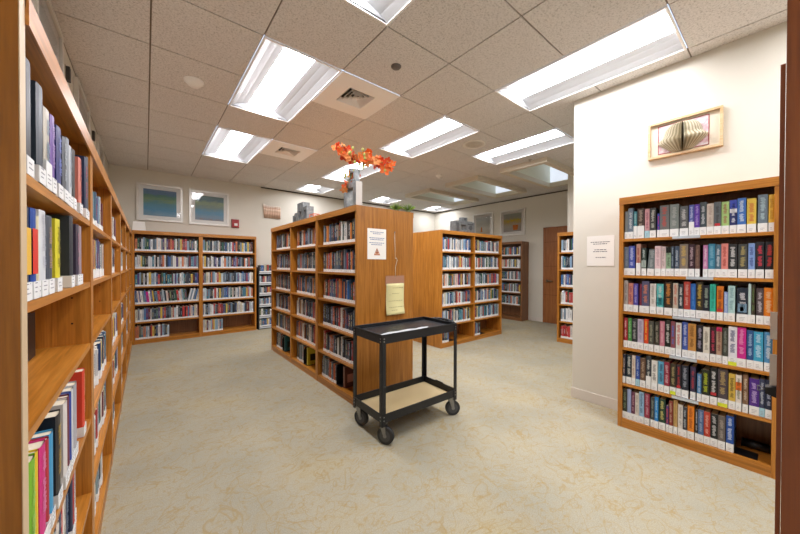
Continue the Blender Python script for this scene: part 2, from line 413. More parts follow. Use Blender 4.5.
def add_book(loc,rot,x0,x1,z,h,d,inset,col,ti,fl,label,group,rng,lab=.048,tilt=0):
    w=x1-x0
    mb=MB(); book_cover(mb,w,h,d,col,ti,fl,rng)
    o=mb.build('book',None,place(loc,rot,x0,inset,z+.0006),rot)
    if tilt: o.rotation_euler=(0,tilt,rot)
    tag(o,label,'book',group)
    b=.0022 if w>.012 else .001
    boxpart('page_block',o,b,.001,.003,w-b,d-.004,h-.004,PAGES)
    if lab:
        lh = lab*1.75 if fl=='h' else lab
        m=MB(); ys=-.0045
        lm = mat('label_pale_blue','a8d4e4',.45) if fl=='b' else LABEL
        m.box(.0004,ys,.001,w-.0004,-.0036,lh,lm)
        if fl=='y': m.box(.0004,ys-.0004,.002,w-.0004,ys,.026,mat('yellow_sticker','d8e838',.5))
        if w>.014:
            for q in range(3 if rng.random()<.7 else 2):
                zz=.014+q*.009+(.014 if fl=='y' else 0); m.box(w*.25,ys-.0005,zz,w*rng.uniform(.55,.8),ys-.0001,zz+.002,mat('label_ink','9a9ca4',.7))
        m.box(w-.0006,-.0036,.001,w+.0002,.02,lh,lm); m.box(-.0002,-.0036,.001,.0006,.02,lh,lm)
        tag(m.build('spine_label',o),'white library label at the foot of the spine' if fl!='b' else 'pale blue library label')
    return o
PAL_GEN=['2c3848','3a4450','1e2228','50606c','dcdcd8','e8e8e4','2c4c80','3c68a0','6c3038','b04040','d0c8b0','3c7c90','788890','d8b858','486450','c0d0d8','584878','c87850','245848','90acc0','e0d0c4','dfe3e6','141a22','5c7488','6c88a0','c8ccd0']
PAL_DARK=['1c2026','262c34','343c48','2c2824','3c3a38','1a2028','2c3a50','525a62','3c2c28','7c4028','b05830','c87c3c','68727c','20345c','5c6a78','8894a0','ccccc8','9c3434','2c4438','dcdcd8','94704c','384450','48586c','2c5078']
PAL_BLUE=['203858','2c5890','3a70b0','e0e0e0','1c2430','506c88','d8dce0','88a8c8','384450','c0c4c8','204050','4890a0','a83838','d8c880']
def fill(loc,rot,x0,x1,z,pal,rng,hm=(.19,.235),tw=(.016,.04),inset=.02,depth=.15,lab=.045,per=None,jit=.012,lean=0,endlean=0,titles=True):
    """a row of books; with per=(shelf words, group, cap) each is its own object, otherwise part of the distant mass"""
    x=x0; n=0
    while x<x1-.012:
        w=min(rng.uniform(*tw),x1-x); 
        if w<.011: break
        h=rng.uniform(*hm); ins=inset+rng.uniform(0,jit); col=rng.choice(pal)
        lum=sum(int(col[i:i+2],16) for i in (0,2,4))/3
        ti=rng.choice(['c8ccd0','d8c890','b8b8b8','c86050','a0b8d0']) if lum<120 else rng.choice(['404450','804038','606870'])
        if rng.random()<.2: ti=''
        if per:
            words,grp,start=per
            add_book(loc,rot,x+.0006,x+w-.0006,z,h,depth,ins,col,ti if titles else '','', '%s book, %s from the left on the %s'%(colour_name(col),ORD[start+n],words),grp,rng,lab)
        else:
            c_,s_=math.cos(rot),math.sin(rot); k=lean
            if endlean and x>x1-.16: k=endlean
            T=Matrix(((c_,-s_,0,loc[0]),(s_,c_,0,loc[1]),(0,0,1,0),(0,0,0,1)))@Matrix.Translation((x,ins,z+.001))@Matrix(((1,0,k,0),(0,1,0,0),(0,0,1,0),(0,0,0,1)))
            ww=w-.0012
            TINY.box(.0006,0,0,ww,depth,h,cov(col),T)
            TINY.box(.003,.003,h,ww-.0025,depth-.002,h+.0006,PAGES,T)
            if lab: TINY.box(.0005,-.0012,.001,ww+.0001,.02,lab*rng.uniform(.85,1.1),LABEL,T)
            if ti and titles:
                a=rng.uniform(.3,.4); b_=rng.uniform(.6,.95)
                q=a
                while q<b_:
                    e=rng.uniform(.02,.06); TINY.box(ww*.36,-.0008,q*h,ww*.64,0,(q+e)*h,cov(ti),T); q+=e+.02
        x+=w; n+=1
    return x,n
def bookend(loc,rot,x,z,inset,label,h=.14,foot=.1,group='black bookends'):
    t=thing('bookend',label,'bookend',place(loc,rot,x,inset,z+.001),rot,group)
    m=MB(); m.prism([(0,0),(.11,0),(.11,h*.8),(.09,h),(.02,h),(0,h*.8)],0,.002,BLACKP,(1,2)); m.build('upright_plate',t)
    boxpart('foot_plate',t,.002,0,0,foot,.11,.0015,BLACKP)
    return t
# ---------------- right wall bookcase
LR=(2.928,.831,0); RR=-PI/2
bookcase('bookcase','oak wall bookcase full of novels beneath the open-book picture on the right wall',LR,RR,[.82],.29,holders={(0,0):(.325,.47),(0,1):(.40,.535),(0,2):(.33,.475),(0,3):(.315,.46),(0,4):(.33,.47)},back=DARK)
RB=[
[(0.034, 0.055, 0.217, '7a8080', '', ''), (0.056, 0.087, 0.238, '6b7c8c', 'd0d4d8', ''), (0.091, 0.112, 0.21, '3c7c88', 'a0c8c8', 'h'), (0.114, 0.156, 0.229, '4a3a34', 'b0a090', 'h'), (0.161, 0.189, 0.22, 'd09aa0', 'a06070', 'b'), (0.192, 0.227, 0.223, '3c3c3c', 'c0c0b8', ''), (0.236, 0.249, 0.177, '3040a0', 'c03040', ''), (0.25, 0.304, 0.232, '6a6c6c', 'c04840', ''), (0.308, 0.356, 0.232, '7a8280', 'a8aca8', ''), (0.362, 0.405, 0.211, '55585a', 'c8c8c8', ''), (0.409, 0.436, 0.215, '5560b0', 'c0c8e8', 'h'), (0.438, 0.464, 0.214, '5a35a0', 'a890d0', ''), (0.465, 0.497, 0.225, '3f4c52', 'c8ccd0', ''), (0.499, 0.532, 0.21, 'd0c4b8', 'b09a90', ''), (0.534, 0.566, 0.216, '5c6468', '303438', 'r'), (0.568, 0.603, 0.212, 'a8cc80', 'a05040', ''), (0.606, 0.638, 0.217, '26306c', 'e8e8f0', 'w'), (0.64, 0.677, 0.223, '3a6cb8', 'd0e0f0', ''), (0.681, 0.72, 0.215, 'e8c850', 'd06040', ''), (0.727, 0.766, 0.231, '6c7c88', 'b8d4dc', ''), (0.77, 0.794, 0.225, 'e8b840', 'c08828', '')] ,
[(0.03, 0.062, 0.223, '6a7a8c', '9098a8', ''), (0.063, 0.101, 0.228, '3f50a8', 'c0c8e8', ''), (0.109, 0.136, 0.242, 'c89a88', 'a03040', 'h'), (0.143, 0.17, 0.211, '354540', 'b0c0b8', 'g'), (0.175, 0.216, 0.201, '707c80', 'a8b0b0', 't'), (0.224, 0.258, 0.222, 'e4c8cc', 'c0a0a8', ''), (0.261, 0.286, 0.216, 'd8c4c4', 'a89090', ''), (0.288, 0.315, 0.212, '98b898', '202420', 'k'), (0.317, 0.332, 0.216, '384858', 'a0b0c0', ''), (0.336, 0.361, 0.215, '405064', 'b0bcc8', ''), (0.362, 0.407, 0.229, '857a70', 'd0b060', ''), (0.41, 0.44, 0.226, '3a2430', 'c8b0b8', ''), (0.444, 0.466, 0.219, '6a5048', '907060', ''), (0.484, 0.506, 0.217, 'c080b0', 'e8d0e0', ''), (0.509, 0.541, 0.224, '3c88a8', '80b8d0', ''), (0.543, 0.569, 0.217, '4a6c80', 'd0d8e0', ''), (0.57, 0.601, 0.223, 'e08c84', 'b04840', ''), (0.602, 0.641, 0.218, '2c3034', 'e0e0e0', ''), (0.646, 0.685, 0.216, '444848', 'c0b070', ''), (0.689, 0.717, 0.219, '88a8e0', '384890', ''), (0.72, 0.754, 0.226, '20242c', 'e04058', ''), (0.759, 0.792, 0.224, '1c2028', 'd03838', '')] ,
[(0.031, 0.057, 0.242, 'b0a8a4', '787070', ''), (0.06, 0.09, 0.223, 'd08878', '904060', ''), (0.094, 0.123, 0.221, '5048a0', 'b0a8e0', ''), (0.132, 0.146, 0.218, '803048', '', ''), (0.147, 0.191, 0.243, '585878', 'e08860', ''), (0.197, 0.232, 0.226, 'd8d4d0', 'a09890', ''), (0.236, 0.275, 0.226, '60c0c0', '308890', 'g'), (0.281, 0.324, 0.242, '302820', 'e09040', ''), (0.328, 0.356, 0.236, 'd0c4b4', 'c06050', ''), (0.359, 0.384, 0.232, '283840', 'e8e8e8', ''), (0.387, 0.42, 0.25, 'b04038', 'd8a8a0', ''), (0.421, 0.448, 0.237, '2c68b8', '5090d8', ''), (0.451, 0.484, 0.249, '3a3428', 'd8b850', ''), (0.485, 0.517, 0.229, '1c2030', 'a0b0a0', ''), (0.519, 0.546, 0.238, '30b8a0', '208878', ''), (0.551, 0.581, 0.227, 'd87820', '702010', 'r'), (0.585, 0.602, 0.192, '90a8d8', 'c8d8f0', ''), (0.603, 0.634, 0.232, 'b8dcdc', '80a8b0', ''), (0.642, 0.69, 0.221, '202c3c', 'e8e8f0', 'v'), (0.691, 0.703, 0.247, 'c0d8d8', '', ''), (0.704, 0.72, 0.245, '40382c', '608048', ''), (0.725, 0.754, 0.224, '504448', 'd0c8d0', ''), (0.755, 0.794, 0.228, 'f08820', 'f8d8a8', '')] ,
[(0.032, 0.057, 0.233, 'a02030', 'e8c0c0', ''), (0.059, 0.084, 0.233, '509850', 'a8d8a0', ''), (0.087, 0.119, 0.233, '303438', 'b0b4b0', ''), (0.121, 0.158, 0.234, 'c8bcd0', '9088a8', ''), (0.162, 0.188, 0.239, 'd84828', 'f8b840', ''), (0.19, 0.22, 0.228, '50524a', 'a8a890', ''), (0.225, 0.254, 0.229, '38382e', 'a8a090', ''), (0.256, 0.283, 0.237, 'c87c90', 'e0b0b8', ''), (0.286, 0.317, 0.253, '202420', 'd8dcd8', ''), (0.319, 0.343, 0.246, '8c4c58', '4878c8', ''), (0.347, 0.377, 0.24, 'e0e0dc', 'c84848', ''), (0.382, 0.41, 0.25, '4058a8', 'c8d0f0', ''), (0.411, 0.452, 0.243, 'c89048', '704820', ''), (0.455, 0.487, 0.238, '20202a', 'a8a0b8', ''), (0.488, 0.519, 0.231, 'e0dcd0', '908878', ''), (0.522, 0.549, 0.233, '3a2028', 'd04060', ''), (0.551, 0.577, 0.239, 'c0a088', '783838', 'p'), (0.581, 0.605, 0.239, '444840', '889088', ''), (0.607, 0.645, 0.254, 'e8e8f0', '283878', 'y'), (0.646, 0.684, 0.255, 'd02890', 'f0a0d0', ''), (0.687, 0.715, 0.242, '2c5890', 'a8c8e8', ''), (0.716, 0.755, 0.238, '40a8d0', 'c8e8f8', ''), (0.759, 0.792, 0.242, '5090c0', 'e0e8f0', '')] ,
[(0.027, 0.046, 0.225, '2a2c40', 'c8b8b0', ''), (0.053, 0.085, 0.229, '243440', 'd8dcd8', ''), (0.088, 0.11, 0.232, 'e0d4c8', 'b08870', ''), (0.113, 0.138, 0.234, '3050a0', 'a8b8e0', 'b'), (0.141, 0.173, 0.222, '6a5040', 'c0a890', ''), (0.177, 0.206, 0.249, '343840', 'd8dcd8', 'h'), (0.21, 0.245, 0.223, 'e8e8e4', '787878', ''), (0.249, 0.281, 0.224, '60b0d8', '283858', ''), (0.284, 0.314, 0.229, '902840', 'e0b8c0', ''), (0.317, 0.348, 0.222, '3c3428', 'b8a878', 'y'), (0.351, 0.376, 0.226, '2c2430', 'c03838', 'r'), (0.38, 0.415, 0.228, '222838', 'a8b0c0', ''), (0.426, 0.452, 0.231, '343050', 'b83848', ''), (0.46, 0.481, 0.189, '4880b8', 'c0d8f0', ''), (0.484, 0.521, 0.227, '202820', 'c0d030', ''), (0.524, 0.557, 0.249, '181c20', 'e8e8e8', 'r'), (0.56, 0.606, 0.25, '4c444c', 'c0a870', 'y'), (0.61, 0.64, 0.232, 'd8b850', '504020', ''), (0.642, 0.667, 0.232, 'e8e0d8', 'e87830', 'o'), (0.672, 0.695, 0.24, '806048', 'e0d0b8', ''), (0.7, 0.741, 0.227, '50288c', 'c8b0e8', ''), (0.742, 0.764, 0.233, '3c4464', 'c8d0e0', 'b'), (0.766, 0.793, 0.237, '202c48', 'b0b8d0', '')] ,
[(0.027, 0.058, 0.231, '303830', '809070', ''), (0.06, 0.084, 0.239, '98a8d0', '', ''), (0.085, 0.109, 0.226, '68304c', 'c090a0', ''), (0.111, 0.134, 0.226, 'dcd4cc', 'a8a098', ''), (0.136, 0.165, 0.243, '98c0e0', '486890', ''), (0.169, 0.2, 0.241, '98344c', 'd8a0b0', ''), (0.206, 0.229, 0.222, '404848', '909890', ''), (0.231, 0.252, 0.234, '2888d0', 'b0e0f8', ''), (0.255, 0.292, 0.228, '1c4030', 'd8d080', ''), (0.296, 0.311, 0.189, '583878', 'e06050', ''), (0.313, 0.334, 0.233, '8c3c30', 'd0a898', ''), (0.337, 0.359, 0.246, 'c8a468', 'a88848', ''), (0.362, 0.388, 0.223, 'e4e0dc', 'a8a4a0', ''), (0.389, 0.41, 0.215, '303440', 'b8c0c8', ''), (0.413, 0.447, 0.233, 'e88820', 'a04818', ''), (0.452, 0.466, 0.221, '282830', 'd0d0d8', ''), (0.467, 0.494, 0.225, '5070a0', 'a8b8d8', ''), (0.496, 0.526, 0.222, 'c04030', 'e8b0a0', ''), (0.528, 0.562, 0.22, '202428', 'd0d4d8', ''), (0.564, 0.597, 0.22, '6c6460', 'b0a8a0', ''), (0.601, 0.635, 0.234, '2050a8', 'd0e0f8', '')] ,
]
LB=[
[(0.159, 0.213, 0.251, '33363e', '', ''), (0.223, 0.306, 0.236, '2c3844', '', ''), (0.307, 0.377, 0.208, 'b8b0a0', '6080a0', 'h'), (0.378, 0.423, 0.212, '7050a0', 'c0a0e0', ''), (0.425, 0.517, 0.21, '20286c', '8090e0', ''), (0.519, 0.597, 0.205, '4a5058', 'b0b8c0', ''), (0.604, 0.649, 0.221, '808890', '', ''), (0.651, 0.704, 0.211, 'c8ccd0', '90a0b0', ''), (0.707, 0.756, 0.214, '303030', '', ''), (0.764, 0.883, 0.216, 'd88070', 'b05048', ''), (0.896, 1.033, 0.256, '203050', 'c04860', ''), (1.042, 1.137, 0.278, '484848', '', ''), (1.15, 1.207, 0.296, '2c2c34', '', '')] ,
[(0.147, 0.198, 0.189, '1c3050', 'e8b840', 'Y'), (0.203, 0.246, 0.191, '1c4a9c', 'd83020', 'Y'), (0.251, 0.267, 0.179, 'e0d8b8', '', ''), (0.269, 0.331, 0.196, 'd8dce0', 'b8bcc8', ''), (0.338, 0.406, 0.192, '4a5460', 'c0a080', ''), (0.412, 0.503, 0.194, 'd8d030', '706810', ''), (0.519, 0.712, 0.235, '2c343c', '', ''), (0.721, 0.826, 0.236, '3c3448', 'a06880', ''), (0.833, 0.894, 0.244, '988890', '', '')] ,
[(0.135, 0.163, 0.219, '80a8b8', '', ''), (0.171, 0.222, 0.205, '78b828', 'a8d860', ''), (0.227, 0.249, 0.202, 'e8c830', '', ''), (0.254, 0.311, 0.199, 'd02080', 'e890c0', ''), (0.316, 0.343, 0.191, 'b02838', '', ''), (0.349, 0.388, 0.191, '3c98c8', '', ''), (0.414, 0.493, 0.225, '1c2028', 'c0a040', ''), (0.509, 0.589, 0.228, 'd8d4d0', '', ''), (0.595, 0.629, 0.222, '6c3040', '', ''), (0.634, 0.656, 0.219, '2848a0', '', ''), (0.662, 0.714, 0.226, 'c8ccd0', '', ''), (0.721, 0.777, 0.224, 'a8a8b0', '', ''), (0.801, 0.962, 0.231, 'd84028', 'e89070', '')] ,
]

rng=random.Random(3)
SN=['top shelf','second shelf','third shelf','fourth shelf','fifth shelf','bottom shelf']
for k,row in enumerate(RB):
    for n,(a,b_,h,c_,ti,fl) in enumerate(row):
        h=min(h,.258 if k else .245)
        add_book(LR,RR,a,b_,LEV[k],h,.16 if h<.22 else .17,.014+rng.uniform(0,.008),c_,ti,fl,'%s book, %s from the left on the %s of the right wall bookcase'%(colour_name(c_),ORD[n],SN[k]),'novels in the right wall bookcase',rng,.055,tilt=R_(4) if fl=='t' else 0)
bookend(LR,RR,.638,.07,.02,'black bookend beside the blue book on the right wall bottom shelf')
m=MB(); m.cyl((.66,.19,.098),(.785,.19,.098),.026,BLACKP,20); m.cyl((.66,.19,.098),(.664,.19,.098),.03,BLACK,20)
tag(m.build('black_roll',None,place(LR,RR,0,0,0),RR),'black rolled tube lying at the back of the right wall bottom shelf','roll')
# ---------------- left wall bookcases
LLEV=[1.455,1.214,.97,.669,.37,.08]
LW=.94
words=['nearest oak bookcase on the left wall, cut off by the picture edge','second oak bookcase along the left wall from the camera','third oak bookcase along the left wall from the camera','fourth oak bookcase along the left wall from the camera','fifth oak bookcase along the left wall from the camera','last oak bookcase of the left wall, touching the back corner']
rng=random.Random(11)
for k in range(6):
    L0=(-.17,.84+LW*k,0)
    bookcase('bookcase',words[k],L0,PI/2,[LW],.275,h=1.777,levels=LLEV,ts=.034,group='left wall bookcases',W=OAK,endh=None if k else 1.9)
    if k==0:
        boxpart('worn_edge',bpy.data.objects[-1] if 0 else LASTCASE[0],.0005,-.0015,0,.0335,-.0001,1.9,mat('worn_edge','cdb694',.5)); continue
    for s in range(6):
        if s==2: continue
        e = .9 if s in(3,4) else rng.uniform(.55,.86)
        if s==5: e=.6
        fill(L0,PI/2,.04,e,LLEV[s],PAL_GEN,rng,(.17,.21) if s!=1 else (.17,.2),(.02,.045),.02,.17,.045)
L0=(-.17,.84,0)
gl='books in the nearest left bookcase'
for (z,sn),row in zip(((1.455,'top shelf'),(1.214,'second shelf'),(.669,'fourth shelf')),LB):
    fx=[]
    fx=[] if z>1.3 else [(.042,.07,.2,'d8b048','','')] if z>1 else [(.04,.06,.2,'e8e4dc','','')]
    n=0
    for a,b_,h,c_,ti,fl in fx+row:
        if (a,b_,h,c_,ti,fl) not in fx:
            a=(a+.84)*.9-.84; b_=min((b_+.84)*.9-.84,.895); h=(z+h-CH)*.93+CH-z
        if b_-a<.012: continue
        if b_-a>.055: a=b_-.055
        h=min(h,.243 if z>1.3 else .2 if z>1 else .235)
        if c_=='2c343c': h=.215
        add_book(L0,PI/2,a,b_,z,h,.2 if c_=='2c343c' else .175,.004+rng.uniform(0,.004),c_,ti,fl,'%s book, %s from the left on the %s of the nearest left bookcase'%(colour_name(c_),ORD[n],sn),gl,rng,.036); n+=1
fill(L0,PI/2,.30,.74,.37,['e8e4dc','b8c4cc','28406c','a02838','c03838','6048a8','d8d4cc','e8e8e8','203050'],rng,(.2,.24),(.02,.04),.02,.18,.05,per=('fifth shelf of the nearest left bookcase',gl,0))
o=add_book((-.17,.84,0),0,-.137,-.125,.97,.15,.12,.66,'18181c','d0d0d0','','thin black book standing alone on the third shelf of the nearest left bookcase',None,rng,.03)
# ---------------- back wall bookcases
B0=(-.168,6.484,0)
bookcase('bookcase','oak bookcase on the back wall at the left, under the first landscape picture',B0,0,[.922],.29,W=OAK,back=DARK)
bookcase('bookcase','oak bookcase on the back wall at the right, beneath the red fire alarm',(.755,6.484,0),0,[.915],.29,W=OAK,back=DARK)
for s in range(6):
    fill(B0,0,.035,.885 if s<5 else .47,LEV[s],PAL_GEN if s not in(3,4) else PAL_GEN+['d02890','d8b848','c03838','4888b8','e8e8e8'],rng,(.185,.225),(.017,.032),.012,.15,.03,lean=-.1 if s==3 else 0,endlean=.22 if s==3 else 0)
    fill((.755,6.484,0),0,.03,.86 if s<5 else .34,LEV[s],PAL_GEN,rng,(.185,.225),(.017,.032),.012,.15,.03)
# black metal bookcase
mt=mat('dark_steel','1c1e22',.45)
t=thing('metal_bookcase','low black metal bookcase on the back wall, half hidden by the double-sided case','bookcase',(1.70,6.47,0))
for x in (0,.87): boxpart('side_panel',t,x,0,0,x+.02,.3,1.2,mt)
boxpart('back_panel',t,.02,.285,.0,.87,.3,1.22,mt)
for z in (1.12,.90,.69,.47,.25,.05):
    s=boxpart('shelf',t,.0205,.002,z-.03,.8695,.284,z,mt); boxpart('label_strip',s,.0205,-.002,z-.03,.8695,.001,z-.004,mat('label_strip','c8d0d4',.5))
    fill((1.70,6.47,0),0,.03,.82,z,PAL_GEN,rng,(.13,.155),(.02,.035),.01,.14,.03)
# ---------------- double-sided case in the middle
C1=(1.459,3.25,0); C2=(1.459,4.85,0); D=.333
bookcase('bookcase','near oak bookcase of the freestanding island, with the notice side behind the cart',C1,-PI/2,[.846],D,group=None,W=CHERRY,back=DARK)
bookcase('bookcase','far two-bay oak bookcase of the island, grey sculpture on its top',C2,-PI/2,[.80,.80],D,W=OAK,back=DARK)
bookcase('bookcase','rear near oak bookcase of the island, green plants standing on its top',(1.459+2*D+.003,2.404,0),PI/2,[.846],D,W=CHERRY,back=DARK)
bookcase('bookcase','rear far two-bay oak bookcase of the island, facing away from the cart',(1.459+2*D+.003,3.25,0),PI/2,[.80,.80],D,W=OAK,back=DARK)
rng=random.Random(21)
for s in range(6):
    e=.805 if s<5 else .40
    xx,n=fill(C1,-PI/2,.10 if s<5 else .06,e,LEV[s],PAL_DARK if s not in(2,) else PAL_DARK+['2c68a8','3a70b0'],rng,(.185,.225),(.022,.038),.03,.15,.03,per=(SN[s]+' of the near island bookcase','books in the near island bookcase',0))
    for b in range(2):
        o_=.8*b
        pal=PAL_DARK if s<4 else PAL_DARK+['b8a040','c86038','d8d4cc','a03038']
        fill(C2,-PI/2,o_+.12,o_+(.77 if s<5 else (.40,.36)[b]),LEV[s],pal,rng,(.185,.225),(.018,.034),.035,.15,.03)
        fill((1.459+2*D+.003,3.25,0),PI/2,o_+.04,o_+.7,LEV[s],PAL_DARK,rng,(.185,.225),(.03,.06),.03,.15,.03,titles=False)
    fill((1.459+2*D+.003,2.404,0),PI/2,.04,.75,LEV[s],PAL_DARK,rng,(.185,.225),(.03,.06),.03,.15,.03,titles=False)
bookend(C1,-PI/2,.405,.07,.03,'black bookend on the bottom shelf of the near island bookcase',h=.2)
bookend(C2,-PI/2,1.165,.07,.03,'black bookend on the island bottom shelf, right of the yellow cover',h=.2)
bookend(C2,-PI/2,.405,.07,.03,'black bookend on the island bottom shelf in the farthest bay',h=.2)
for (L_,x,c1,c2,lb) in ((C1,.52,'6c4438','c08878','face-out dark red book propped on the bottom shelf of the near island bookcase'),(C2,1.225,'c8b830','303018','yellow face-out book propped on the island bottom shelf in the middle bay'),(C2,.44,'2c6870','183038','teal face-out book on the island bottom shelf in the farthest bay')):
    mb=MB(); mb.box(0,0,.001,.03,.15,.21,cov(c1)); mb.box(.0302,.03,.05,.0306,.12,.13,cov(c2))
    tag(mb.build('book',None,place(L_,-PI/2,x if L_ is C1 else x,.045,.071),-PI/2),lb,'book')
# ---------------- second freestanding case
E0=(3.492,3.296,0)
bookcase('bookcase','two-bay oak bookcase standing free near the middle, grey typewriter-like sculpture on top',E0,0,[.812,.811],.324,W=OAK,back=DARK)
bookcase('bookcase','rear half of the free two-bay oak bookcase, facing the back wall',(5.115,3.947,0),PI,[.811,.812],.324,W=OAK,back=DARK)
for s in range(6):
    for b in range(2):
        o_=.812*b
        pal=PAL_BLUE+PAL_GEN if s in(0,4) else PAL_GEN
        fill(E0,0,o_+.045,o_+((.74,.74)[b] if s<5 else .2),LEV[s],pal,rng,(.185,.225),(.018,.034),.02,.15,.035)
        fill((5.115,3.947,0),PI,o_+.04,o_+.7,LEV[s],PAL_GEN,rng,(.185,.225),(.03,.06),.02,.15,.035,titles=False)
bookend(E0,0,.205,.07,.03,'black bookend on the bottom shelf of the free case, left bay',h=.12,foot=.16)
bookend(E0,0,1.017,.07,.03,'black bookend on the bottom shelf of the free case, right bay',h=.12,foot=.16)
# ---------------- pier case and far right wall case
bookcase('bookcase','oak bookcase partly hidden behind the right partition wall, beside the door',(5.334,2.389,0),-PI/2,[.915],.30,W=OAK,back=DARK)
for s in range(6): fill((5.334,2.389,0),-PI/2,.05,.86,LEV[s],PAL_BLUE+PAL_GEN if s<5 else ['a02830','c03838','701c24','d8d0c8'],rng,(.19,.23),(.018,.036),.02,.15,.035)
bookcase('bookcase','brown bookcase against the far right wall beside the wooden door',(6.6,4.66,0),-PI/2,[.92],.297,W=DARK,back=DARK)
for s in range(5): fill((6.6,4.66,0),-PI/2,.05,.86,LEV[s],PAL_GEN,rng,(.18,.215),(.018,.036),.02,.15,.03)
# ---------------- bookcase at the very right edge
bookcase('bookcase','reddish wooden bookcase end cut off by the right edge of the picture',(1.56,0.0,0),PI,[.92],.30,W=RED_OAK,ts=.03,cy=0,endh=None)
# a thin vertical moulding on the front
boxpart('front_molding',LASTCASE[0],.84,-.005,.0,.888,-.0004,1.56,RED_OAK[2])
# ---------------- everything small and far as one mass
o=TINY.build('library_books'); tag(o,'the many small books filling the farther shelves all around the library','books',None,'stuff')

# ================================================================= cart
ang=R_(-1.5)
T0=thing('utility_cart','black two-shelf metal rolling cart standing in front of the island bookcase end','cart',(1.285,1.775,0),ang)
LX,LY=.765,.405
def tray(zt,zb,name,cut=False):
    m=MB(); th=.0025
    zf=zb+.004
    m.box(0,0,zb,LX,LY,zf,BLACK)
    if zt>.5: m.box(.0026,.0026,zf,LX-.0026,LY-.0026,.763,BLACK)
    m.box(0,0,zf,LX,th,zt,BLACK); m.box(0,LY-th,zf,LX,LY,zt,BLACK)
    m.box(0,th,zf,th,LY-th,zt,BLACK)
    if not cut: m.box(LX-th,th,zf,LX,LY-th,zt,BLACK)
    else:
        poly=[(th,zf),(LY-th,zf),(LY-th,zt),(LY*.66,zt),(LY*.6,zt+.012),(LY*.4,zt+.012),(LY*.34,zt),(th,zt)]
        m.prism(poly,LX-th,LX,BLACK,(1,2))
    # rolled rim
    for a,b_ in (((0,0),(LX,0)),((LX,0),(LX,LY)),((LX,LY),(0,LY)),((0,LY),(0,0))):
        m.cyl((*a,zt),(*b_,zt),.004,BLACK,8)
    return m.build(name,T0)
tray(.787,.722,'top_tray'); tray(.222,.162,'bottom_tray',True)
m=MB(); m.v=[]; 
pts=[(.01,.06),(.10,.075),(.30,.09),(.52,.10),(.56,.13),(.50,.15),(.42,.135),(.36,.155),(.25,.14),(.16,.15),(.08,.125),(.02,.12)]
m.quad([(p[0],p[1],.7636) for p in pts],mat('glare_paint','b9c0c4',.5)); tag(m.build('glare_streak',T0),'pale glare streak painted on the black tray')  # light glare behind the tray's front lip, painted as a pale polygon
for sx in (0,1):
    for sy in (0,1):
        m=MB(); x=sx*LX; y=sy*LY; dx=1 if sx==0 else -1; dy=1 if sy==0 else -1
        w_=.034; th=.003
        xo=x-dx*th; yo=y-dy*th
        m.box(min(xo,xo+dx*w_),min(yo,y),.135,max(xo,xo+dx*w_),max(yo,y),.780,BLACK)
        m.box(min(xo,x),min(yo,yo+dy*w_),.135,max(xo,x),max(yo,yo+dy*w_),.780,BLACK)
        for z in (.76,.74,.205,.18):
            m.cyl((xo+dx*.018,yo,z),(xo+dx*.018,yo-dy*.003,z),.005,CHROME,8); m.cyl((xo,yo+dy*.018,z),(xo-dx*.003,yo+dy*.018,z),.005,CHROME,8)
        m.build('leg',T0)
        # caster
        c0=Vector((x+dx*.035,y+dy*.035,0)); tr={(0,0):.035,(0,1):-.01,(1,0):.02,(1,1):.0}[(sx,sy)]
        ca={(0,0):.5,(0,1):.35,(1,0):1.1,(1,1):.3}[(sx,sy)]
        cb=bpy.data.objects.new('caster',None)
        ax=Vector((math.cos(ca),math.sin(ca),0)); sd=Vector((-math.sin(ca),math.cos(ca),0))
        wc=c0-sd*.02+Vector((0,0,.0625))
        cm=MB(); cm.cyl(c0+Vector((0,0,.146)),c0+Vector((0,0,.161)),.03,CHROME,20)
        for s_ in (-1,1):
            a=wc+ax*.02*s_; top=c0+ax*.02*s_+Vector((0,0,.147))
            for p,q in ((a,top),):
                hw=.014
                i=[p-sd*hw*.7,p+sd*hw*.7,q+sd*.024,q-sd*.024]; j=[k+ax*.0025*s_ for k in i]
                cm.quad(i,CHROME); cm.quad(list(reversed(j)),CHROME)
                for e in range(4): cm.quad([i[e],j[e],j[(e+1)%4],i[(e+1)%4]],CHROME)
        cm.quad([c0+ax*.0225+sd*.024+Vector((0,0,.147)),c0-ax*.0225+sd*.024+Vector((0,0,.147)),c0-ax*.0225-sd*.024+Vector((0,0,.147)),c0+ax*.0225-sd*.024+Vector((0,0,.147))],CHROME)
        cm.cyl(wc-ax*.026,wc+ax*.026,.006,CHROME,10)
        fk=cm.build('caster_fork',T0)
        wm=MB(); wm.cyl(wc-ax*.015,wc+ax*.015,.0615,RUBBER,36); wm.cyl(wc-ax*.010,wc+ax*.010,.0622,RUBBER,36)
        wm.cyl(wc-ax*.0165,wc+ax*.0165,.042,mat('wheel_hub','44464a',.4),30); wm.cyl(wc-ax*.019,wc+ax*.019,.014,CHROME,16)
        wm.build('wheel',fk)
# handle at the right end: curved grip with round end fittings
m=MB(); pts=[]
for k in range(9):
    a=PI*k/8; pts.append((LX+.012+.055*math.sin(a),LY/2-.16*math.cos(a),.765+.02*math.sin(a)))
m.tube(pts,.011,BLACK,12)
m.build('push_handle',T0)
m=MB(); m.box(.006,.006,.001,LX-.006,LY-.006,.005,mat('hardboard','cdb98c',.6))
b1=m.build('wooden_board',None,(0,0,0),0)
b1.matrix_world=Matrix.Translation((1.285,1.775,.1662))@Matrix.Rotation(ang,4,'Z')
tag(b1,'light tan board lying in the bottom tray of the black cart','board')

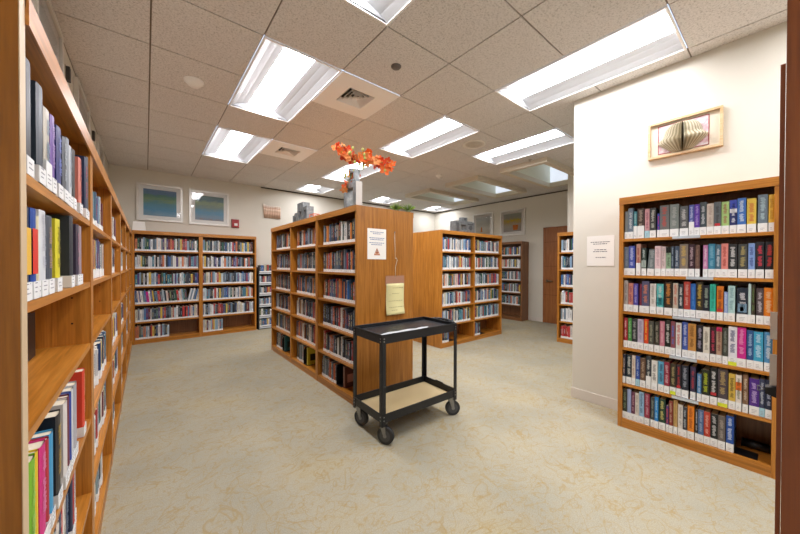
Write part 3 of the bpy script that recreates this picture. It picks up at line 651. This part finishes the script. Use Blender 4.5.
# ================================================================= things on walls
def framed(name,label,cat,loc,rot,w,h,fw,fm,matm,artm,mw,group=None,d=.03):
    t=thing(name,label,cat,loc,rot,group)       # local x along wall, y out of the wall is -y, z up from lower edge
    m=MB()
    for a in ((0,0,w,fw),(0,h-fw,w,h),(0,fw,fw,h-fw),(w-fw,fw,w,h-fw)):
        m.box(a[0],-d,a[1],a[2],-.001,a[3],fm)
        
    m.build('frame',t)
    boxpart('mat_board',t,fw-.002,-.014,fw-.002,w-fw+.002,-.010,h-fw+.002,matm)
    m=MB(); m.box(fw+mw,-.0155,fw+mw,w-fw-mw,-.0145,h-fw-mw,artm); m.build('picture',t)
    m=MB(); m.quad([(fw,-.02,fw),(w-fw,-.02,fw),(w-fw,-.02,h-fw),(fw,-.02,h-fw)],GLASS); m.build('glass',t)
    return t
GLASS=bpy.data.materials.new('picture_glass'); GLASS.use_nodes=True; nt=GLASS.node_tree; 
for n in list(nt.nodes): nt.nodes.remove(n)
o_=nt.nodes.new('ShaderNodeOutputMaterial'); tr=nt.nodes.new('ShaderNodeBsdfTransparent'); gl_=nt.nodes.new('ShaderNodeBsdfGlossy'); gl_.inputs['Roughness'].default_value=.02
mx=nt.nodes.new('ShaderNodeMixShader'); fr=nt.nodes.new('ShaderNodeFresnel'); fr.inputs[0].default_value=1.5
nt.links.new(fr.outputs[0],mx.inputs[0]); nt.links.new(tr.outputs[0],mx.inputs[1]); nt.links.new(gl_.outputs[0],mx.inputs[2]); nt.links.new(mx.outputs[0],o_.inputs[0])
def land(name,sky,stops,seed,h):
    m=mat(name,sky,.6); nt,b,N,L=nodes(m)
    tc=N('ShaderNodeTexCoord'); sp=N('ShaderNodeSeparateXYZ'); L(tc.outputs['Object'],sp.inputs[0])
    n=noise(nt,coords(nt,(2+seed,1,9)),3,4,.5)
    a=N('ShaderNodeMath'); a.operation='MULTIPLY_ADD'; L(n,a.inputs[0]); a.inputs[1].default_value=.28; 
    d=N('ShaderNodeMath'); d.operation='DIVIDE'; L(sp.outputs[2],d.inputs[0]); d.inputs[1].default_value=h
    sb=N('ShaderNodeMath'); sb.operation='SUBTRACT'; L(d.outputs[0],sb.inputs[0]); sb.inputs[1].default_value=.14; L(sb.outputs[0],a.inputs[2])
    L(ramp(nt,a.outputs[0],stops),b.inputs['Base Color']); return m
SILVER=mat('silver_frame','dcdad4',.35,.2); MATB=mat('mat_board','ebe9e4',.8)
A1=land('landscape_green',  '507890',[(.15,'8aa4b0'),(.3,'5a98b8'),(.5,'6498a4'),(.6,'84a07c'),(.72,'5c8c7c'),(.82,'6480a4'),(.95,'7890a0')],0,.6)
A2=land('landscape_violet','607888',[(.15,'9c8c84'),(.22,'8aa0b0'),(.4,'6ca0bc'),(.55,'8ca098'),(.68,'a0b090'),(.78,'6c8890'),(.95,'6c847c')],1,.6)
framed('framed_picture','white framed green and blue landscape, left picture on the back wall','picture',(-.118,YB,2.015),0,.632,.625,.035,SILVER,MATB,A1,.055)
framed('framed_picture','white framed grey-blue landscape on back wall, next to the red fire alarm','picture',(.61,YB,2.005),0,.64,.63,.035,SILVER,MATB,A2,.055)
A3=land('still_life','b0a890',[(.2,'a8a098'),(.4,'c0b8a0'),(.55,'c8b070'),(.6,'d8c030'),(.7,'a8a898'),(.9,'b8c0b8')],2,.6)
A4=land('pale_art_and_reflection','c8c4b8',[(.2,'c8b8a0'),(.4,'d0ccc0'),(.6,'b8b8ac'),(.8,'c4c8c4'),(.95,'d0d0cc')],3,.6)
p=framed('framed_picture','silver framed picture with orange bucket, beside the door on far right wall','picture',(XR,4.49,1.99),-PI/2,.66,.625,.035,SILVER,MATB,A3,.06)
m=MB(); m.prism([(.36,.13),(.47,.13),(.49,.25),(.34,.25)],-.019,-.016,mat('orange_paint','d07828',.7)); m.box(.30,-.0185,.36,.52,-.016,.375,mat('yellow_paint','d8c428',.7))
m.build('painted_bucket',p)
p=framed('framed_picture','silver framed pale picture between grey sculpture and the orange-bucket picture','picture',(XR,5.32,1.99),-PI/2,.62,.645,.035,SILVER,MATB,A4,.06)
m=MB(); m.prism([(.24,.15),(.30,.15),(.285,.28),(.255,.28)],-.018,-.016,mat('orange_paint','d07828',.7)); m.build('painted_figure',p)
framed('framed_picture','silver framed picture almost hidden behind the grey sculpture','picture',(XR,6.17,1.98),-PI/2,.62,.60,.035,SILVER,MATB,A4,.06)
# pictures on the left wall above the shelves, seen at a grazing angle
for (y,w_,lb) in ((2.42,.66,'first framed picture high on the left wall, cut off by the top'),(3.68,.72,'middle framed picture high on the left wall above the shelves'),(5.15,.6,'last framed picture on the left wall near the back corner')):
    framed('framed_picture',lb,'picture',(XL,y,2.16),PI/2,w_,.66,.035,SILVER,MATB,A4,.06)  # pale art stands for the ceiling reflected in the glass
for (y,lb) in ((3.34,'small dark box on the left wall between first and middle picture'),(4.78,'small dark box on the left wall between middle and last picture')):
    t=thing('wall_thermostat',lb,'wall control',(XL,y,2.64),PI/2); boxpart('cover',t,0,-.025,0,.05,-.001,.10,mat('dark_plastic','3c3a38',.5)); boxpart('back_plate',t,-.006,-.004,-.008,.056,-.0005,.108,mat('beige_plastic','b8ae9c',.5))
# fire alarm
t=thing('fire_alarm','small red fire alarm box on the back wall beside the landscape picture','fire alarm',(1.30,YB,2.0),0)
RED=mat('alarm_red','a02428',.4)
boxpart('housing',t,0,-.045,0,.12,-.001,.15,RED); boxpart('strobe_lens',t,.035,-.06,.03,.09,-.0455,.075,mat('strobe','e8e4e0',.2)); boxpart('back_plate',t,-.008,-.006,-.008,.128,-.0005,.158,mat('alarm_plate','7c2024',.5))
# poster
PO=land('poster_scene','d8b898',[(.2,'b89880'),(.35,'d8b49c'),(.5,'c8a890'),(.6,'e8cdb4'),(.7,'c8a088'),(.85,'e4d8c8'),(.98,'ece8e0')],2.5,.3)
m=MB(); n=10
top=[.30,.285,.275,.27,.268,.266,.265,.265,.263,.262,.26]
for k in range(n):
    x0,x1=.36*k/n,.36*(k+1)/n; y0=-.004-.012*abs(math.cos(k*.35)); y1=-.004-.012*abs(math.cos((k+1)*.35))
    m.quad([(x0+.03*(1-k/n),y0,0),(x1+.03*(1-(k+1)/n),y1,0),(x1,y1,top[k+1]),(x0,y0,top[k])],PO,True)
o=m.build('poster',None,(1.87,YB,2.24),0); sm=o.modifiers.new('thick','SOLIDIFY'); sm.thickness=.001
tag(o,'small unframed peach coloured poster curling off the back wall','poster')
# open-book art on the partition wall
Wf=.43
t=thing('book_art','light wood frame with a fanned open book on the right partition wall','wall art',(3.227,.712,2.145),-PI/2)
ASH=wood('ash_wood',0,'c8a878','d8bc90','e0c8a0')
m=MB(); fw=.016; Hf=.285
for a in ((0,0,Wf,fw),(0,Hf-fw,Wf,Hf),(0,fw,fw,Hf-fw),(Wf-fw,fw,Wf,Hf-fw)): m.box(a[0],-.03,a[1],a[2],-.001,a[3],ASH)
m.build('frame',t)
boxpart('backing_board',t,fw,-.010,fw,Wf-fw,-.006,Hf-fw,mat('art_backing','e4dcc8',.8))
m=MB(); a0,a1,b0,b1_=.062,Wf-.072,.03,Hf-.03; rl=.004
for a in ((a0,b0,a1,b0+rl),(a0,b1_-rl,a1,b1_),(a0,b0,a0+rl,b1_),(a1-rl,b0,a1,b1_)): m.box(a[0],-.0135,a[1],a[2],-.0105,a[3],mat('red_line','a83030',.6))
m.build('red_border',t)
FL=mat('print_paper','dcd4d4',.8); nt,b,N,L=nodes(FL); n=noise(nt,coords(nt,(1,1,1)),14,3)
L(ramp(nt,n,[(.40,'e6e0e0'),(.55,'dcb8c0'),(.62,'e0d8d8')]),b.inputs['Base Color'])
boxpart('print',t,a0+rl,-.0115,b0+rl,a1-rl,-.0102,b1_-rl,FL)
m=MB(); m.lathe([(0,0),(.022,0),(.026,.004),(.015,.008),(0,.006)],mat('rose','a83040',.7),12)
ro=m.build('red_flower_print',t); ro.location=(a1-.055,-.0116,.085); ro.rotation_euler=(PI/2,0,0); ro.scale=(1,1,.5)
prof=[(.06,.022),(.08,.036),(.10,.055),(.125,.078),(.142,.094),(.148,.106),(.145,.118),(.125,.134),(.116,.15),(.112,.17),(.106,.19),(.096,.21),(.08,.226),(.05,.238)]
pc=MB(); cx=(a0+a1)/2; PG=mat('folded_pages','efe8d2',.85); PG2=mat('folded_page_shade','c2b698',.85); nP=34  # darker leaves paint the shade between the folded pages
for k in range(nP+1):
    a=PI*k/nP; ca,sa=math.cos(a),math.sin(a)
    da=.02
    for (r0,z0),(r1,z1) in zip(prof,prof[1:]):
        for s_ in (-1,1):
            c2,s2_=math.cos(a+da*s_),math.sin(a+da*s_)
            pc.quad([(cx,-.014,z0+.005),(cx+r0*.98*(ca+c2)/2,-.014-r0*.55*(sa+s2_)/2,z0+.005),(cx+r1*.98*(ca+c2)/2,-.014-r1*.55*(sa+s2_)/2,z1+.005),(cx,-.014,z1+.005)],PG if k%2 else PG2)
pc.build('fanned_book',t)
# notices
def sheet(name,label,loc,rot,w,h,lines,cat='notice',tri=False,pm=PAPER,inkm=INK):
    t=thing(name,label,cat,loc,rot)
    boxpart('paper_sheet',t,0,-.003,0,w,-.001,h,pm)
    m=MB()
    for (zc,x0,x1) in lines:
        x=x0
        while x<x1:
            e=min(rnd.uniform(.008,.028),x1-x); m.box(x*w/.21,-.0036,zc,(x+e)*w/.21,-.0031,zc+.006,inkm); x+=e+.004
    m.build('printed_lines',t)
    if tri:
        m=MB(); cx_=w/2
        OR=mat('orange_sign','b8683c',.6); 
        def tr_(s,y,mt_):
            m.quad([(cx_-.036*s,y,.068-.03*s),(cx_+.036*s,y,.068-.03*s),(cx_,y,.068+.038*s)],mt_)
        tr_(1,-.0036,OR); tr_(.68,-.0039,mat('sign_pale','e0c8b0',.6)); m.box(cx_-.014,-.0045,.052,cx_+.014,-.004,.072,OR); m.box(cx_-.003,-.0047,.06,cx_+.003,-.0042,.09,INK)
        m.build('warning_triangle',t)
    return t
sheet('wall_notice','white paper notice taped to the right partition wall beside the bookcase',(3.2265,1.172,1.277),-PI/2,.222,.275,[(.215,.03,.18),(.198,.05,.16),(.145,.06,.15),(.128,.05,.16),(.075,.07,.15)])
sheet('posted_sign','white sign with an orange triangle on the end of the island bookcase',(1.570,2.4035,1.333),0,.212,.285,[(.25,.03,.18),(.235,.06,.15),(.195,.02,.19),(.18,.03,.18),(.15,.02,.185),(.133,.04,.16)],tri=True,inkm=INKB)
# yellow pad hanging on a string
t=thing('hanging_notepad','yellow sheet clipped to a pinkish card hanging by a white string','notepad',(1.785,2.403,.80),0)
YEL=mat('yellow_paper','e6dfa6',.75)
m=MB(); f0=lambda z:-.006-.022*max(0,(.16-z)/.16)**2
for k in range(13):
    z=.30*k/12; e_=.012*(1-z/.3); m.v+= [(-e_,f0(z),z),(.215-e_*.5,f0(z)-.004,z)]
    if k: i_=2*k; m.f.append((i_-2,i_-1,i_+1,i_)); m.mi.append(m.m(YEL)); m.sm.append(True)
o=m.build('yellow_sheet',t); o.modifiers.new('thick','SOLIDIFY').thickness=.0008
boxpart('card_header',t,-.008,-.004,.285,.222,-.001,.375,mat('kraft_card','a87c64',.7))
m=MB()
for z,x0,x1 in ((.255,.07,.20),(.20,.06,.15),(.19,.03,.05),(.13,.02,.19),(.07,.02,.2),(.04,.05,.12)):
    x=x0
    while x<x1: e=min(rnd.uniform(.01,.03),x1-x); m.box(x,-.0125-(.012 if z<.1 else .003 if z<.15 else 0),z,x+e,-.0120-(.012 if z<.1 else .003 if z<.15 else 0),z+.004,mat('pencil','a8a078',.8)); x+=e+.006
m.build('handwriting',t)
m=MB(); st=mat('string','e0d8c4',.8)
m.tube([(.11,-.004,.36),(.108,-.006,.46),(.118,-.009,.50),(.128,-.009,.525),(.118,-.008,.55),(.105,-.006,.54),(.10,-.004,.80)],.0022,st,6); m.build('string',t)
m=MB(); m.cyl((.10,-.001,.80),(.10,-.012,.80),.005,CHROME,10); m.build('pin',t)
# small white tape spots left on the island end panel
# ================================================================= decorations on the cases
TOP=1.817
PEW=mat('pewter','9a9c9c',.38,.55)
nt,b,N,L=nodes(PEW); L(ramp(nt,noise(nt,coords(nt,(1,1,1)),25,4),[(.3,'6e7376'),(.55,'868a8c'),(.75,'a2a3a2')]),b.inputs['Base Color'])
PEWL=mat('pale_pewter','c9c5c0',.45,.2)
t=thing('flower_vase','tall pewter block vase with a slot, holding orange flowers on the island','vase',(1.49,2.475,TOP+.001),0)
m=MB()  # body facing -x with a tall slot through it
w_,l_,h_=.07,.22,.235
m.box(0,.0,0,w_,.05,h_,PEW); m.box(0,.17,0,w_,l_,h_,PEW); m.box(0,.05,.185,w_,.17,h_,PEW); m.box(0,.05,0,w_,.17,.02,PEW)
m.box(.002,-.003,0,w_-.002,-.0005,h_-.004,PEWL)
m.build('vase_body',t)
m=MB()
m.box(.015,.045,h_,.07,.07,h_+.125,PEW); m.box(.015,.13,h_,.07,.165,h_+.15,PEW); m.box(.015,.07,h_+.095,.07,.13,h_+.125,PEW); m.box(.015,.07,h_,.07,.13,h_+.035,PEW)
m.build('vase_neck',t)
# flowers
ft=thing('flower_spray','spray of orange artificial orchids with green buds in the pewter vase','flowers',(1.57,2.55,TOP+.262),0)
ORG=[mat('petal_orange','f0742f',.6),mat('petal_light','f8a868',.6),mat('petal_red','dc4c20',.6)]
GRN=mat('bud_green','c0c870',.6); STM=mat('stem_green','6f8040',.6)
rf=random.Random(5)
def vdir(): 
    while True:
        v=Vector((rf.uniform(-1,1),rf.uniform(-1,1),rf.uniform(-1,1)))
        if .1<v.length<1: return v.normalized()
def blossom(c,s,mt_):
    mb=MB(); n=(vdir()+Vector((-.5,-1,0))).normalized(); a=n.orthogonal().normalized(); b_=n.cross(a)
    for k in range(5):
        t_=2*PI*k/5+rf.uniform(-.2,.2); d=a*math.cos(t_)+b_*math.sin(t_); e=n.cross(d)
        p=[c+d*s*.1-e*s*.06,c+d*s*.55-e*s*.42+n*s*.12,c+d*s*1.0-e*s*.2+n*s*.22,c+d*s*1.05+e*s*.2+n*s*.16,c+d*s*.55+e*s*.42+n*s*.12,c+d*s*.1+e*s*.06]
        mid=c+d*s*.55+n*s*.02
        for q in range(6): mb.quad([mid,p[q],p[(q+1)%6]],mt_,True)
    for k in range(3): mb.cyl(c,c+n*s*.4+vdir()*s*.12,s*.06,mat('petal_heart','f2c060',.6),6)
    return mb
# the camera sees the spray broadside: run it along the diagonal (x, -y)
dirn=Vector((.72,-.57,0))
br=[[(0,0,0),(-.01,.0,.12),(-.05,0,.22),(-.13,0,.27),(-.20,0,.30)],[(0,0,0),(.0,0,.10),(.06,0,.19),(.15,0,.17),(.24,0,.17),(.33,0,.12)],[(0,0,0),(-.03,0,.09),(-.07,0,.06),(-.10,0,.0),(-.12,0,-.08)],[(0,0,0),(.01,0,.14),(.04,0,.24),(.10,0,.28)]]
for bi,pts in enumerate(br):
    P=[Vector((0,0,-.08 if k==0 else 0))+dirn*p[0]+Vector((0,0,p[2])) for k,p in enumerate(pts)]
    m=MB(); m.tube(P,.0035,STM,6); m.build('stem',ft)
    dens={0:20,1:22,2:8,3:4}[bi]
    for k in range(dens):
        t_=.36+.62*k/max(1,dens-1) if bi!=1 else .36+.62*k/21; f_=t_*(len(P)-1); i=min(int(f_),len(P)-2); c=P[i].lerp(P[i+1],f_-i)+vdir()*.04
        tag(blossom(c,rf.uniform(.036,.054),rf.choice(ORG)).build('blossom',ft),None)
    for k in range(5):
        i=rf.randrange(1,len(P)); c=P[i]+vdir()*.06+Vector((0,0,-.02 if bi else .03)); m=MB()
        m.lathe([(0,0),(.010,.008),(.013,.018),(.006,.030),(0,.036)],GRN,8,(c.x,c.y)); 
        for q in range(len(m.v)): m.v[q]=(m.v[q][0],m.v[q][1],m.v[q][2]+c.z)
        m.tube([P[i],c],.0018,STM,5); m.build('bud',ft)
# letter-like sculpture on the far part of the island
t=thing('metal_sculpture','small grey stepped geometric sculpture on the far end of the island top','sculpture',(1.5,3.62,TOP+.001),0)
m=MB()
m.box(0,.30,0,.09,.46,.10,PEW); m.box(0,.33,.10,.09,.40,.125,PEW)
m.box(0,.12,.0,.09,.17,.235,PEW); m.box(0,.25,.0,.09,.30,.235,PEW); m.box(0,.17,.13,.09,.25,.235,PEW); m.box(0,.17,0,.09,.25,.04,PEW)
m.box(0,.0,.0,.09,.035,.17,PEW); m.box(0,.085,.0,.09,.12,.17,PEW); m.box(0,.035,.13,.09,.085,.17,PEW); m.box(0,.035,0,.09,.085,.03,PEW)
m.build('body',t); m=MB(); m.cyl((-.002,.38,.05),(.092,.38,.05),.03,mat('sculpture_dark','4a4c4e',.4),16); m.build('round_inset',t)
t=thing('wire_stand','small orange wire stand beside the grey sculpture on the island','stand',(1.5,3.42,TOP+.001),0)
m=MB(); ow=mat('orange_wire','c8603c',.5)
m.tube([(0,0,0),(0,0,.05),(0,.11,.05),(0,.11,0)],.004,ow); m.tube([(.07,0,0),(.07,0,.05),(.07,.11,.05),(.07,.11,0)],.004,ow); m.build('rail',t)
m=MB(); m.tube([(0,.0,.05),(.07,0,.05)],.004,ow); m.tube([(0,.11,.05),(.07,.11,.05)],.004,ow); m.build('cross_bar',t)
# typewriter-like sculpture on the free case
t=thing('metal_sculpture','grey camera-shaped metal sculpture on top of the free two-bay bookcase','sculpture',(4.0,3.46,TOP+.001),R_(-4))
m=MB(); s_=PEW
m.box(0,0,0,.13,.12,.20,s_); m.box(.27,0,0,.47,.12,.20,s_); m.box(.13,0,.15,.27,.12,.20,s_); m.box(.13,0,0,.27,.12,.05,s_); m.box(.14,.02,.2,.44,.10,.215,s_)
m.build('body',t)
m=MB(); m.box(.19,.02,.2155,.31,.1,.275,s_); m.cyl((.25,.018,.245),(.25,.012,.245),.022,mat('sculpture_dark','4a4c4e',.4),16); m.build('top_knob',t)
m=MB(); m.cyl((.37,-.001,.10),(.37,-.01,.10),.04,mat('sculpture_dark','4a4c4e',.4),20); m.box(.3,-.006,.15,.44,-.001,.17,mat('sculpture_dark','4a4c4e',.4)); m.box(.03,-.005,.03,.09,-.001,.17,mat('sculpture_dark','4a4c4e',.4)); m.build('dial',t)
# plants
for (x,y,lb) in ((1.985,2.50,'small green tufted plant on the island top, nearer the flower vase'),(2.085,2.435,'small green tufted plant at the right corner of the island top')):
    t=thing('tufted_plant',lb,'plant',(x,y,TOP+.001),0,'green tufts on the island')
    m=MB(); m.lathe([(.022,0),(.028,.02),(.022,.021),(0,.02)],mat('tiny_pot','6b6f4a',.7),14); m.build('pot',t)
    m=MB(); LF=[mat('leaf_lime','9ab43a',.6),mat('leaf_green','6f9430',.6)]
    for k in range(80):
        d=vdir(); d.z=abs(d.z)*1.2+.35; d.normalize(); l=rf.uniform(.07,.10); a=d.orthogonal().normalized()*.007; b0_=Vector((0,0,.02))
        m.quad([b0_-a*.5,b0_+d*l*.6-a,b0_+d*l,b0_+d*l*.6+a,b0_+a*.5],LF[k%2])
    m.build('foliage',t)
# white folded sign on top of the corner case
t=thing('tent_sign','white folded paper sign standing on the back corner bookcase','sign',(-.2+.035,6.52,TOP+.001),0)
m=MB(); m.quad([(-.0,0,0),(.17,0,0),(.155,.05,.15),(.01,.05,.15)],PAPER); m.quad([(.0,.1,0),(.01,.05,.15),(.155,.05,.15),(.17,.1,0)],PAPER)
o=m.build('folded_sheet',t); o.modifiers.new('thick','SOLIDIFY').thickness=.002
# paper slips sticking out of the right-hand edge bookcase
for (z0,z1,x,lb,c_) in ((1.165,1.21,.80,'pinkish paper slips sticking out of the right edge bookcase, upper bunch','e0b098'),(1.085,1.14,.80,'pinkish paper slips sticking out of the right edge bookcase, lower bunch','dca890')):
    t=thing('paper_slips',lb,'paper',(x,.0,z0),0)
    for k in range(4):
        boxpart('slip',t,.004*k,.0055,.002*k,.004*k+.0015,.0135-.001*k,z1-z0-.003*k,mat('slip_'+c_,c_,.7) if k%2 else PAPER)
t=thing('binder_clip','small black binder clip at the front of the right edge bookcase','clip',(.79,.006,1.072),0)
m=MB(); m.prism([(0,0),(.012,.004),(.012,.014),(0,.018)],0,.02,BLACKP,(1,2)); m.build('clip_body',t); m=MB(); m.tube([(.01,.012,.009),(.01,.02,.013),(.01,.02,.004),(.01,.012,.009)],.0008,CHROME,5); m.build('clip_lever',t)
